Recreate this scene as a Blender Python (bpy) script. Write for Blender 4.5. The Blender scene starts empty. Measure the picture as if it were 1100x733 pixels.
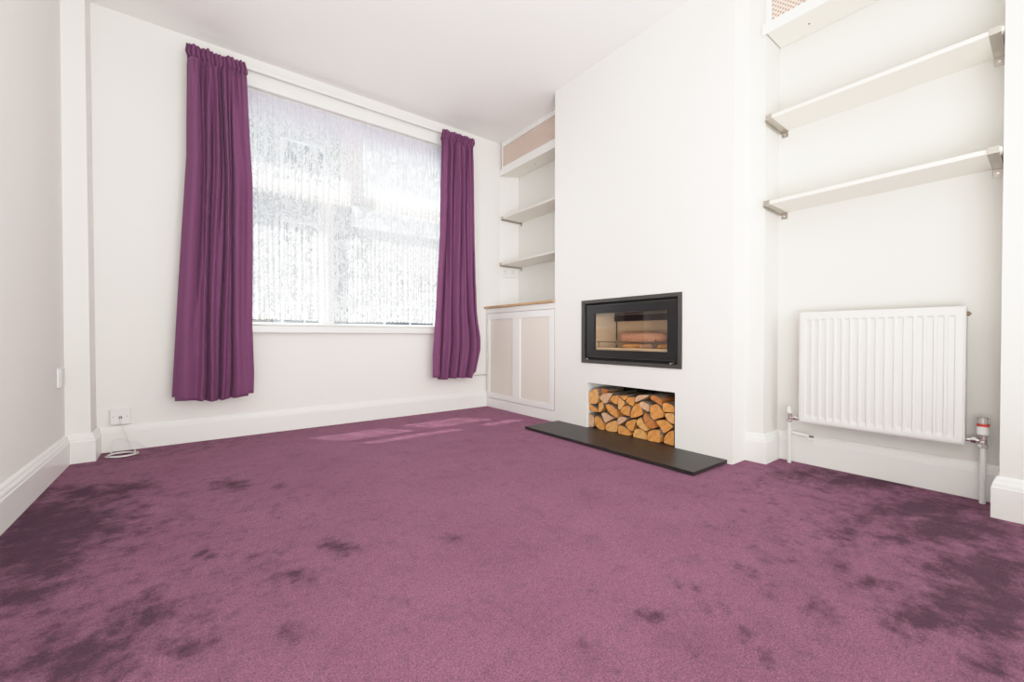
import bpy, bmesh, math, random
from mathutils import Vector, noise
random.seed(7)
PI = math.pi
col = bpy.context.scene.collection

# ------------------------------------------------------------ dimensions (m)
H = 2.561          # ceiling
YW = 3.330         # window wall
XL = -0.545        # left wall
XC = 2.222         # chimney breast face / cupboard face
XA = 2.5665        # back of both alcoves
CY0, CY1 = 1.018, 2.363   # chimney breast extent
YB = -3.2          # wall behind the camera

# ------------------------------------------------------------ materials
def mat(name, color=(0.8, 0.8, 0.8), rough=0.5, metal=0.0, noise_scale=None, var=0.0,
        bump=0.0, bump_scale=80.0, spec=0.5, coat=0.0):
    m = bpy.data.materials.new(name); m.use_nodes = True
    nt = m.node_tree; b = nt.nodes['Principled BSDF']
    b.inputs['Base Color'].default_value = (*color, 1)
    b.inputs['Roughness'].default_value = rough
    b.inputs['Metallic'].default_value = metal
    b.inputs['Specular IOR Level'].default_value = spec
    b.inputs['Coat Weight'].default_value = coat
    tc = nt.nodes.new('ShaderNodeTexCoord')
    if var > 0:
        n = nt.nodes.new('ShaderNodeTexNoise'); n.inputs['Scale'].default_value = noise_scale or 5
        n.inputs['Detail'].default_value = 4
        r = nt.nodes.new('ShaderNodeMapRange')
        r.inputs[3].default_value = 1 - var; r.inputs[4].default_value = 1 + var * .4
        mx = nt.nodes.new('ShaderNodeMix'); mx.data_type = 'RGBA'; mx.blend_type = 'MULTIPLY'
        mx.inputs[0].default_value = 1; mx.inputs[6].default_value = (*color, 1)
        nt.links.new(tc.outputs['Object'], n.inputs['Vector'])
        nt.links.new(n.outputs['Fac'], r.inputs[0]); nt.links.new(r.outputs[0], mx.inputs[7])
        nt.links.new(mx.outputs[2], b.inputs['Base Color'])
    if bump > 0:
        n = nt.nodes.new('ShaderNodeTexNoise'); n.inputs['Scale'].default_value = bump_scale
        n.inputs['Detail'].default_value = 5
        bp = nt.nodes.new('ShaderNodeBump'); bp.inputs['Strength'].default_value = bump
        bp.inputs['Distance'].default_value = 0.004
        nt.links.new(tc.outputs['Object'], n.inputs['Vector'])
        nt.links.new(n.outputs['Fac'], bp.inputs['Height']); nt.links.new(bp.outputs[0], b.inputs['Normal'])
    return m

M = {}
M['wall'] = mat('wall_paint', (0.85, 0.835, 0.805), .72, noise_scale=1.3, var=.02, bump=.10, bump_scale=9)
M['wall_dimmed'] = mat('wall_paint_dimmed', (0.76, 0.75, 0.71), .72, noise_scale=1.3, var=.02, bump=.10, bump_scale=9)  # wall paint, a touch creamier, darkened to offset overbright light on this wall
M['ceiling'] = mat('ceiling_paint', (0.88, 0.865, 0.845), .8, noise_scale=1.0, var=.02, bump=.08, bump_scale=7)
M['gloss'] = mat('white_gloss_paint', (0.85, 0.845, 0.82), .32, bump=.05, bump_scale=20)
M['shelf'] = mat('shelf_paint', (0.80, 0.77, 0.70), .42, bump=.05, bump_scale=30)
M['plastic'] = mat('white_plastic', (0.82, 0.81, 0.79), .35, bump=.02)
M['radiator'] = mat('radiator_enamel', (0.74, 0.735, 0.71), .38, noise_scale=2, var=.01)
M['chrome'] = mat('chrome', (0.72, 0.71, 0.69), .18, 1.0, bump=.02)
M['nickel'] = mat('brushed_nickel', (0.50, 0.47, 0.43), .38, 1.0, bump=.08, bump_scale=120)
M['brass'] = mat('dark_brass', (0.20, 0.15, 0.08), .4, .8, bump=.05)
M['red'] = mat('red_plastic', (0.65, 0.06, 0.05), .35, bump=.02)
M['smoke'] = mat('grey_clear_plastic', (0.42, 0.40, 0.38), .2, .3, bump=.02)
M['frame_grey'] = mat('graphite_steel', (0.085, 0.082, 0.076), .42, .55, noise_scale=8, var=.1, bump=.04)
M['black'] = mat('black_enamel', (0.008, 0.008, 0.009), .28, bump=.02)
M['matt_black'] = mat('matt_black_steel', (0.006, 0.006, 0.006), .7, bump=.04)
M['vermiculite'] = mat('vermiculite_lining', (0.66, 0.50, 0.33), .85, noise_scale=12, var=.15, bump=.3, bump_scale=60)
M['bar'] = mat('bar_steel', (0.20, 0.17, 0.14), .4, .7, bump=.04)
M['fuel'] = mat('pressed_wood_fuel', (0.80, 0.42, 0.27), .9, noise_scale=70, var=.45, bump=1.0, bump_scale=110)
M['slate'] = mat('black_slate', (0.020, 0.018, 0.017), .42, noise_scale=14, var=.25, bump=.15, bump_scale=30)
M['track'] = mat('curtain_track', (0.62, 0.60, 0.57), .4, bump=.02)
M['cable'] = mat('cable_white', (0.80, 0.78, 0.75), .4, bump=.02)
M['upvc'] = mat('upvc_white', (0.94, 0.945, 0.945), .3, bump=.02)
M['dark_gap'] = mat('shadow_gap', (0.22, 0.20, 0.18), .8, bump=.02)
M['render'] = mat('pale_render', (0.33, 0.33, 0.34), .9, noise_scale=2, var=.2, bump=.3, bump_scale=12)
M['rooftile'] = mat('grey_roof_tile', (0.22, 0.22, 0.23), .8, noise_scale=6, var=.3, bump=.4, bump_scale=9)
M['darkglass'] = mat('dark_window_glass', (0.10, 0.12, 0.14), .1, bump=.01)
M['asphalt'] = mat('asphalt', (0.10, 0.10, 0.10), .9, noise_scale=3, var=.2, bump=.4)

def wood_mat(name, c1, c2, scale=(1.5, 22, 22)):
    m = bpy.data.materials.new(name); m.use_nodes = True
    nt = m.node_tree; b = nt.nodes['Principled BSDF']; b.inputs['Roughness'].default_value = .6
    tc = nt.nodes.new('ShaderNodeTexCoord'); mp = nt.nodes.new('ShaderNodeMapping')
    mp.inputs['Scale'].default_value = scale
    n = nt.nodes.new('ShaderNodeTexNoise'); n.inputs['Scale'].default_value = 2.6; n.inputs['Detail'].default_value = 8
    n.inputs['Roughness'].default_value = .65; n.inputs['Distortion'].default_value = .5
    r = nt.nodes.new('ShaderNodeValToRGB')
    r.color_ramp.elements[0].position = .32; r.color_ramp.elements[0].color = (*c1, 1)
    r.color_ramp.elements[1].position = .68; r.color_ramp.elements[1].color = (*c2, 1)
    bp = nt.nodes.new('ShaderNodeBump'); bp.inputs['Strength'].default_value = .35; bp.inputs['Distance'].default_value = .003
    L = nt.links.new
    L(tc.outputs['Object'], mp.inputs[0]); L(mp.outputs[0], n.inputs[0]); L(n.outputs[0], r.inputs[0])
    L(r.outputs[0], b.inputs['Base Color']); L(n.outputs[0], bp.inputs['Height']); L(bp.outputs[0], b.inputs['Normal'])
    return m
M['oak'] = wood_mat('oak_edge', (0.42, 0.25, 0.12), (0.62, 0.42, 0.24), (20, 2, 20))
M['cut_a'] = wood_mat('cut_wood_golden', (0.52, 0.18, 0.035), (0.84, 0.40, 0.11), (10, 16, 16))
M['cut_b'] = wood_mat('cut_wood_pale', (0.58, 0.25, 0.065), (0.88, 0.49, 0.18), (10, 18, 18))
M['cut_c'] = wood_mat('cut_wood_pinkish', (0.55, 0.30, 0.17), (0.78, 0.50, 0.32), (10, 22, 22))
M['cut_d'] = wood_mat('cut_wood_russet', (0.36, 0.11, 0.025), (0.62, 0.24, 0.06), (10, 18, 18))
M['bark'] = wood_mat('log_bark', (0.10, 0.075, 0.055), (0.36, 0.29, 0.23), (4, 40, 40))

def grille_mat(name, base, hole, scale, size=.30):
    m = bpy.data.materials.new(name); m.use_nodes = True
    nt = m.node_tree; b = nt.nodes['Principled BSDF']; b.inputs['Roughness'].default_value = .55
    tc = nt.nodes.new('ShaderNodeTexCoord'); mp = nt.nodes.new('ShaderNodeMapping')
    mp.inputs['Rotation'].default_value = (PI / 4, 0, 0); mp.inputs['Scale'].default_value = (0, scale, scale)
    v = nt.nodes.new('ShaderNodeTexVoronoi'); v.inputs['Randomness'].default_value = 0; v.inputs['Scale'].default_value = 1
    r = nt.nodes.new('ShaderNodeMapRange'); r.inputs[1].default_value = size; r.inputs[2].default_value = size + .12
    mx = nt.nodes.new('ShaderNodeMix'); mx.data_type = 'RGBA'
    mx.inputs[6].default_value = (*hole, 1); mx.inputs[7].default_value = (*base, 1)
    bp = nt.nodes.new('ShaderNodeBump'); bp.inputs['Strength'].default_value = .5; bp.inputs['Distance'].default_value = .002
    L = nt.links.new
    L(tc.outputs['Object'], mp.inputs[0]); L(mp.outputs[0], v.inputs['Vector']); L(v.outputs['Distance'], r.inputs[0])
    L(r.outputs[0], mx.inputs[0]); L(mx.outputs[2], b.inputs['Base Color'])
    L(r.outputs[0], bp.inputs['Height']); L(bp.outputs[0], b.inputs['Normal'])
    return m
M['grille'] = grille_mat('perforated_grille', (0.76, 0.64, 0.56), (0.42, 0.28, 0.23), 62, .28)
M['door_mesh'] = grille_mat('fine_radiator_mesh', (0.86, 0.81, 0.74), (0.66, 0.59, 0.51), 150, .26)

def curtain_mat():
    m = bpy.data.materials.new('purple_curtain_fabric'); m.use_nodes = True
    nt = m.node_tree; b = nt.nodes['Principled BSDF']; L = nt.links.new
    b.inputs['Roughness'].default_value = .75; b.inputs['Specular IOR Level'].default_value = .2
    b.inputs['Sheen Weight'].default_value = .2; b.inputs['Sheen Roughness'].default_value = .4
    b.inputs['Sheen Tint'].default_value = (.8, .45, .75, 1)
    tc = nt.nodes.new('ShaderNodeTexCoord')
    mp = nt.nodes.new('ShaderNodeMapping'); mp.inputs['Scale'].default_value = (420, 420, 220)
    n = nt.nodes.new('ShaderNodeTexNoise'); n.inputs['Scale'].default_value = 1; n.inputs['Detail'].default_value = 3
    r = nt.nodes.new('ShaderNodeValToRGB')
    r.color_ramp.elements[0].position = .2; r.color_ramp.elements[0].color = (0.122, 0.038, 0.098, 1)
    r.color_ramp.elements[1].position = .7; r.color_ramp.elements[1].color = (0.210, 0.072, 0.165, 1)
    bp = nt.nodes.new('ShaderNodeBump'); bp.inputs['Strength'].default_value = .2; bp.inputs['Distance'].default_value = .0006
    L(tc.outputs['Object'], mp.inputs[0]); L(mp.outputs[0], n.inputs[0]); L(n.outputs[0], r.inputs[0])
    L(r.outputs[0], b.inputs['Base Color']); L(n.outputs[0], bp.inputs['Height']); L(bp.outputs[0], b.inputs['Normal'])
    return m
M['curtain'] = curtain_mat()

def carpet_mat():
    m = bpy.data.materials.new('purple_cut_pile_carpet'); m.use_nodes = True
    nt = m.node_tree; b = nt.nodes['Principled BSDF']; L = nt.links.new
    b.inputs['Roughness'].default_value = .95; b.inputs['Specular IOR Level'].default_value = .1
    b.inputs['Sheen Weight'].default_value = .25; b.inputs['Sheen Tint'].default_value = (.9, .6, .75, 1)
    tc = nt.nodes.new('ShaderNodeTexCoord')
    at = nt.nodes.new('ShaderNodeAttribute'); at.attribute_name = 'nap'
    def tex(scale, detail, rough=.5):
        n = nt.nodes.new('ShaderNodeTexNoise'); n.inputs['Scale'].default_value = scale
        n.inputs['Detail'].default_value = detail; n.inputs['Roughness'].default_value = rough
        L(tc.outputs['Object'], n.inputs['Vector']); return n
    def math_(op, a, c):
        k = nt.nodes.new('ShaderNodeMath'); k.operation = op
        for i, v in enumerate((a, c)):
            if isinstance(v, (int, float)): k.inputs[i].default_value = v
            else: L(v, k.inputs[i])
        return k.outputs[0]
    edge = tex(14, 8, .75)
    mid = tex(3.2, 6, .6)
    fine = tex(230, 3, .8)
    tuft = tex(60, 4, .8)
    smud = tex(5.5, 9, .78)
    # brushed nap: modelled strokes broken up by noise
    e = math_('SUBTRACT', edge.outputs[0], .5); e = math_('MULTIPLY', e, 2.2)
    k = math_('ADD', at.outputs['Fac'], e)
    mr = nt.nodes.new('ShaderNodeMapRange'); mr.interpolation_type = 'SMOOTHSTEP'
    mr.inputs[1].default_value = .04; mr.inputs[2].default_value = .92; L(k, mr.inputs[0])
    k2 = math_('MULTIPLY', math_('SUBTRACT', mid.outputs[0], .5), 1.1)
    light = math_('ADD', .5, k2)
    base = nt.nodes.new('ShaderNodeMix'); base.data_type = 'RGBA'
    base.inputs[6].default_value = (0.345, 0.118, 0.218, 1); base.inputs[7].default_value = (0.500, 0.205, 0.335, 1)
    L(light, base.inputs[0])
    dk = nt.nodes.new('ShaderNodeMix'); dk.data_type = 'RGBA'; dk.inputs[7].default_value = (0.066, 0.016, 0.044, 1)
    sm = nt.nodes.new('ShaderNodeMapRange'); sm.inputs[1].default_value = .52; sm.inputs[2].default_value = .74; sm.inputs[4].default_value = .46; L(smud.outputs[0], sm.inputs[0])
    pat = math_('MULTIPLY', mr.outputs[0], math_('ADD', .50, math_('MULTIPLY', edge.outputs[0], .85)))
    L(math_('MINIMUM', math_('MAXIMUM', pat, sm.outputs[0]), .95), dk.inputs[0]); L(base.outputs[2], dk.inputs[6])
    f = math_('ADD', math_('MULTIPLY', math_('SUBTRACT', fine.outputs[0], .5), 3.2),
              math_('MULTIPLY', math_('SUBTRACT', tuft.outputs[0], .5), 1.0))
    f = math_('ADD', f, 1.0)
    ml = nt.nodes.new('ShaderNodeMix'); ml.data_type = 'RGBA'; ml.blend_type = 'MULTIPLY'; ml.inputs[0].default_value = 1
    L(dk.outputs[2], ml.inputs[6]); L(f, ml.inputs[7]); L(ml.outputs[2], b.inputs['Base Color'])
    bp = nt.nodes.new('ShaderNodeBump'); bp.inputs['Strength'].default_value = 1.0; bp.inputs['Distance'].default_value = .006
    L(f, bp.inputs['Height']); L(bp.outputs[0], b.inputs['Normal'])
    return m
M['carpet'] = carpet_mat()

def lace_mat():
    m = bpy.data.materials.new('white_floral_lace'); m.use_nodes = True
    nt = m.node_tree; L = nt.links.new
    for n in list(nt.nodes):
        if n.type == 'BSDF_PRINCIPLED': nt.nodes.remove(n)
    out = [n for n in nt.nodes if n.type == 'OUTPUT_MATERIAL'][0]
    tc = nt.nodes.new('ShaderNodeTexCoord'); uv = nt.nodes.new('ShaderNodeAttribute'); uv.attribute_name = 'cloth'
    def tex(kind, scale, **kw):
        n = nt.nodes.new(kind); n.inputs['Scale'].default_value = scale
        for a, v in kw.items(): n.inputs[a].default_value = v
        L(uv.outputs['Vector'], n.inputs['Vector']); return n
    def math_(op, a, c, clamp=False):
        k = nt.nodes.new('ShaderNodeMath'); k.operation = op; k.use_clamp = clamp
        for i, v in enumerate((a, c)):
            if isinstance(v, (int, float)): k.inputs[i].default_value = v
            else: L(v, k.inputs[i])
        return k.outputs[0]
    big = tex('ShaderNodeTexNoise', 14, Detail=3.0, Distortion=1.2)
    leaf = tex('ShaderNodeTexVoronoi', 42, Randomness=1.0)
    small = tex('ShaderNodeTexNoise', 80, Detail=3.0, Roughness=.7)
    # floral motif: open net where this is high
    o = math_('ADD', math_('MULTIPLY', math_('SUBTRACT', big.outputs[0], .5), 3.2), math_('MULTIPLY', math_('SUBTRACT', small.outputs[0], .5), 3.2))
    o = math_('ADD', o, math_('MULTIPLY', math_('SUBTRACT', leaf.outputs['Distance'], .45), .9))
    open_ = nt.nodes.new('ShaderNodeMapRange'); open_.inputs[1].default_value = -.05; open_.inputs[2].default_value = .30
    open_.inputs[3].default_value = .05; open_.inputs[4].default_value = .70; L(o, open_.inputs[0])
    sep = nt.nodes.new('ShaderNodeSeparateXYZ'); L(uv.outputs['Vector'], sep.inputs[0])
    top = nt.nodes.new('ShaderNodeMapRange'); top.inputs[1].default_value = 2.10; top.inputs[2].default_value = 2.26
    top.inputs[3].default_value = 1; top.inputs[4].default_value = .18; L(sep.outputs[1], top.inputs[0])
    stm = nt.nodes.new('ShaderNodeMapping'); stm.inputs['Scale'].default_value = (1, .035, 1); L(uv.outputs['Vector'], stm.inputs[0])
    st = nt.nodes.new('ShaderNodeTexNoise'); st.inputs['Scale'].default_value = 60; st.inputs['Detail'].default_value = 3; L(stm.outputs[0], st.inputs['Vector'])
    sr = nt.nodes.new('ShaderNodeMapRange'); sr.inputs[1].default_value = .42; sr.inputs[2].default_value = .54; sr.inputs[3].default_value = .35; sr.inputs[4].default_value = 1; L(st.outputs[0], sr.inputs[0])
    a = math_('MULTIPLY', math_('MULTIPLY', open_.outputs[0], top.outputs[0]), sr.outputs[0], True)
    tn = nt.nodes.new('ShaderNodeMix'); tn.data_type = 'RGBA'; tn.inputs[6].default_value = (.88, .86, .96, 1); tn.inputs[7].default_value = (.92, .925, .94, 1)
    L(top.outputs[0], tn.inputs[0])
    d = nt.nodes.new('ShaderNodeBsdfDiffuse'); d.inputs[0].default_value = (.92, .92, .95, 1)
    t = nt.nodes.new('ShaderNodeBsdfTranslucent'); t.inputs[0].default_value = (.92, .93, .97, 1)
    mx = nt.nodes.new('ShaderNodeMixShader'); mx.inputs[0].default_value = .60; L(d.outputs[0], mx.inputs[1]); L(t.outputs[0], mx.inputs[2]); L(tn.outputs[2], d.inputs[0]); L(tn.outputs[2], t.inputs[0])
    tr = nt.nodes.new('ShaderNodeBsdfTransparent')
    m2 = nt.nodes.new('ShaderNodeMixShader'); L(a, m2.inputs[0]); L(mx.outputs[0], m2.inputs[1]); L(tr.outputs[0], m2.inputs[2])
    L(m2.outputs[0], out.inputs['Surface'])
    return m
M['lace'] = lace_mat()

def glass_mat(name, tint, refl=.08):
    m = bpy.data.materials.new(name); m.use_nodes = True
    nt = m.node_tree; L = nt.links.new
    for n in list(nt.nodes):
        if n.type == 'BSDF_PRINCIPLED': nt.nodes.remove(n)
    out = [n for n in nt.nodes if n.type == 'OUTPUT_MATERIAL'][0]
    g = nt.nodes.new('ShaderNodeBsdfGlossy'); g.inputs['Roughness'].default_value = .03
    n = nt.nodes.new('ShaderNodeTexNoise'); n.inputs['Scale'].default_value = 3
    r = nt.nodes.new('ShaderNodeMapRange'); r.inputs[3].default_value = refl * .8; r.inputs[4].default_value = refl * 1.2
    L(n.outputs[0], r.inputs[0])
    t = nt.nodes.new('ShaderNodeBsdfTransparent'); t.inputs[0].default_value = (*tint, 1)
    mx = nt.nodes.new('ShaderNodeMixShader'); L(r.outputs[0], mx.inputs[0])
    L(t.outputs[0], mx.inputs[1]); L(g.outputs[0], mx.inputs[2]); L(mx.outputs[0], out.inputs['Surface'])
    return m
M['glass'] = glass_mat('window_glass', (.96, .98, .98), .05)
M['stove_glass'] = glass_mat('stove_glass', (.97, .95, .93), .03)

# ------------------------------------------------------------ helpers
def link(name, me, m, parent=None, smooth=False, bevel=0, solid=0, sub=0):
    o = bpy.data.objects.new(name, me); col.objects.link(o)
    ms = m if isinstance(m, (list, tuple)) else [m]
    for k in ms: me.materials.append(M[k] if isinstance(k, str) else k)
    if parent is not None: o.parent = parent
    if smooth:
        for p in me.polygons: p.use_smooth = True
    if solid:
        s = o.modifiers.new('solid', 'SOLIDIFY'); s.thickness = solid; s.offset = 0
    if bevel:
        b = o.modifiers.new('bevel', 'BEVEL'); b.width = bevel; b.segments = 2; b.limit_method = 'ANGLE'
    if sub:
        s = o.modifiers.new('sub', 'SUBSURF'); s.levels = sub; s.render_levels = sub
    return o

class MB:
    """collects shapes for one mesh"""
    def __init__(self, origin=(0, 0, 0)): self.v = []; self.f = []; self.mi = []; self.o = Vector(origin)
    def add(self, vs, fs, mi=0):
        n = len(self.v); self.v += [Vector(p) - self.o for p in vs]
        self.f += [tuple(i + n for i in f) for f in fs]; self.mi += [mi] * len(fs)
    def box(self, a, b, mi=0):
        x0, y0, z0 = [min(p, q) for p, q in zip(a, b)]; x1, y1, z1 = [max(p, q) for p, q in zip(a, b)]
        self.add([(x0, y0, z0), (x1, y0, z0), (x1, y1, z0), (x0, y1, z0), (x0, y0, z1), (x1, y0, z1), (x1, y1, z1), (x0, y1, z1)],
                 [(0, 3, 2, 1), (4, 5, 6, 7), (0, 1, 5, 4), (1, 2, 6, 5), (2, 3, 7, 6), (3, 0, 4, 7)], mi)
    def prism(self, poly, ax, a, b, mi=0, mi_cap=None):
        """poly: 2-D points (other two axes in order), extruded along ax from a to b"""
        def P(p, t): return {'x': (t, p[0], p[1]), 'y': (p[0], t, p[1]), 'z': (p[0], p[1], t)}[ax]
        n = len(poly); vs = [P(p, a) for p in poly] + [P(p, b) for p in poly]
        self.add(vs, [(i, (i + 1) % n, n + (i + 1) % n, n + i) for i in range(n)], mi)
        k = len(self.v) - 2 * n
        self.f += [tuple(k + i for i in reversed(range(n))), tuple(k + n + i for i in range(n))]
        self.mi += [mi if mi_cap is None else mi_cap, mi]
    def tube(self, pts, r, n=10, mi=0, cap=True):
        pts = [Vector(p) for p in pts]; rr = r if isinstance(r, (list, tuple)) else [r] * len(pts)
        vs = []; prev = None
        for i, p in enumerate(pts):
            d = (pts[min(i + 1, len(pts) - 1)] - pts[max(i - 1, 0)]).normalized()
            if prev is None:
                u = d.orthogonal().normalized()
            else:
                u = (prev - d * prev.dot(d)).normalized()
            prev = u; w = d.cross(u)
            for k in range(n):
                a = 2 * PI * k / n; vs.append(p + (u * math.cos(a) + w * math.sin(a)) * rr[i])
        fs = []
        for i in range(len(pts) - 1):
            for k in range(n):
                fs.append((i * n + k, i * n + (k + 1) % n, (i + 1) * n + (k + 1) % n, (i + 1) * n + k))
        if cap:
            fs.append(tuple(reversed(range(n)))); fs.append(tuple((len(pts) - 1) * n + k for k in range(n)))
        self.add(vs, fs, mi)
    def build(self, name, m, parent=None, **kw):
        me = bpy.data.meshes.new(name)
        me.from_pydata([tuple(p) for p in self.v], [], self.f)
        for p, i in zip(me.polygons, self.mi): p.material_index = i
        me.update()
        bm = bmesh.new(); bm.from_mesh(me); bmesh.ops.recalc_face_normals(bm, faces=bm.faces); bm.to_mesh(me); bm.free()
        o = link(name, me, m, parent, **kw)
        if parent is None: o.location = self.o
        elif parent is not None:
            o.location = self.o - getattr_loc(parent)
        return o

def getattr_loc(p):
    v = Vector(p.location)
    while p.parent is not None:
        p = p.parent; v += Vector(p.location)
    return v

def tag(o, label=None, cat=None, group=None, kind=None):
    if label: o['label'] = label
    if cat: o['category'] = cat
    if group: o['group'] = group
    if kind: o['kind'] = kind
    return o
def thing(name, label, cat, loc, group=None):
    o = bpy.data.objects.new(name, None); col.objects.link(o); o.location = loc; o.empty_display_size = .05
    return tag(o, label, cat, group)
def struct(name, mb, m, label, cat, parent=None, **kw):
    return tag(mb.build(name, m, parent, **kw), label, cat, kind='structure')

def slab_with_holes(mb, plane, front, back, us, zs, holes, mi=0):
    """a wall slab with rectangular holes and their reveals. plane 'x' or 'y'; us/zs grid cuts; holes = set of (i,j) cells"""
    def P(u, z, t): return (t, u, z) if plane == 'x' else (u, t, z)
    nu, nz = len(us) - 1, len(zs) - 1
    solid = lambda i, j: 0 <= i < nu and 0 <= j < nz and (i, j) not in holes
    for i in range(nu):
        for j in range(nz):
            if not solid(i, j): continue
            u0, u1, z0, z1 = us[i], us[i + 1], zs[j], zs[j + 1]
            for t in (front, back):
                mb.add([P(u0, z0, t), P(u1, z0, t), P(u1, z1, t), P(u0, z1, t)], [(0, 1, 2, 3)], mi)
            for (di, dj, a, b) in ((-1, 0, (u0, z0), (u0, z1)), (1, 0, (u1, z0), (u1, z1)), (0, -1, (u0, z0), (u1, z0)), (0, 1, (u0, z1), (u1, z1))):
                if not solid(i + di, j + dj):
                    mb.add([P(*a, front), P(*b, front), P(*b, back), P(*a, back)], [(0, 1, 2, 3)], mi)

def weld(o):
    bm = bmesh.new(); bm.from_mesh(o.data); bmesh.ops.remove_doubles(bm, verts=bm.verts, dist=1e-5)
    bmesh.ops.recalc_face_normals(bm, faces=bm.faces); bm.to_mesh(o.data); bm.free()
    return o

SKIRT = [(0.0, 0.0), (0.019, 0.0), (0.019, 0.112), (0.0165, 0.116), (0.0165, 0.120), (0.015, 0.128), (0.0105, 0.137), (0.0095, 0.143), (0.006, 0.150), (0.0, 0.153)]
def baseboard(name, pts, label, left=True, prof=SKIRT):
    """extrude the moulding along wall-line points; 'left' = room lies to the left of travel"""
    pts = [Vector((*p, 0)) for p in pts]; n = len(pts); s = 1 if left else -1
    offs = []
    for i in range(n):
        ns = []
        if i > 0: d = (pts[i] - pts[i - 1]).normalized(); ns.append(Vector((-d.y, d.x, 0)) * s)
        if i < n - 1: d = (pts[i + 1] - pts[i]).normalized(); ns.append(Vector((-d.y, d.x, 0)) * s)
        if len(ns) == 2:
            b = (ns[0] + ns[1]).normalized(); offs.append(b / max(.3, b.dot(ns[0])))
        else: offs.append(ns[0])
    mb = MB(); k = len(prof); vs = []
    for p, o in zip(pts, offs):
        for t, z in prof: vs.append(p + o * (t + .0008) + Vector((0, 0, z)))
    fs = [(i * k + j, (i + 1) * k + j, (i + 1) * k + (j + 1) % k, i * k + (j + 1) % k) for i in range(n - 1) for j in range(k)]
    fs += [tuple(range(k)), tuple((n - 1) * k + j for j in reversed(range(k)))]
    mb.add(vs, fs)
    return struct(name, mb, 'gloss', label, 'skirting board')
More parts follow.
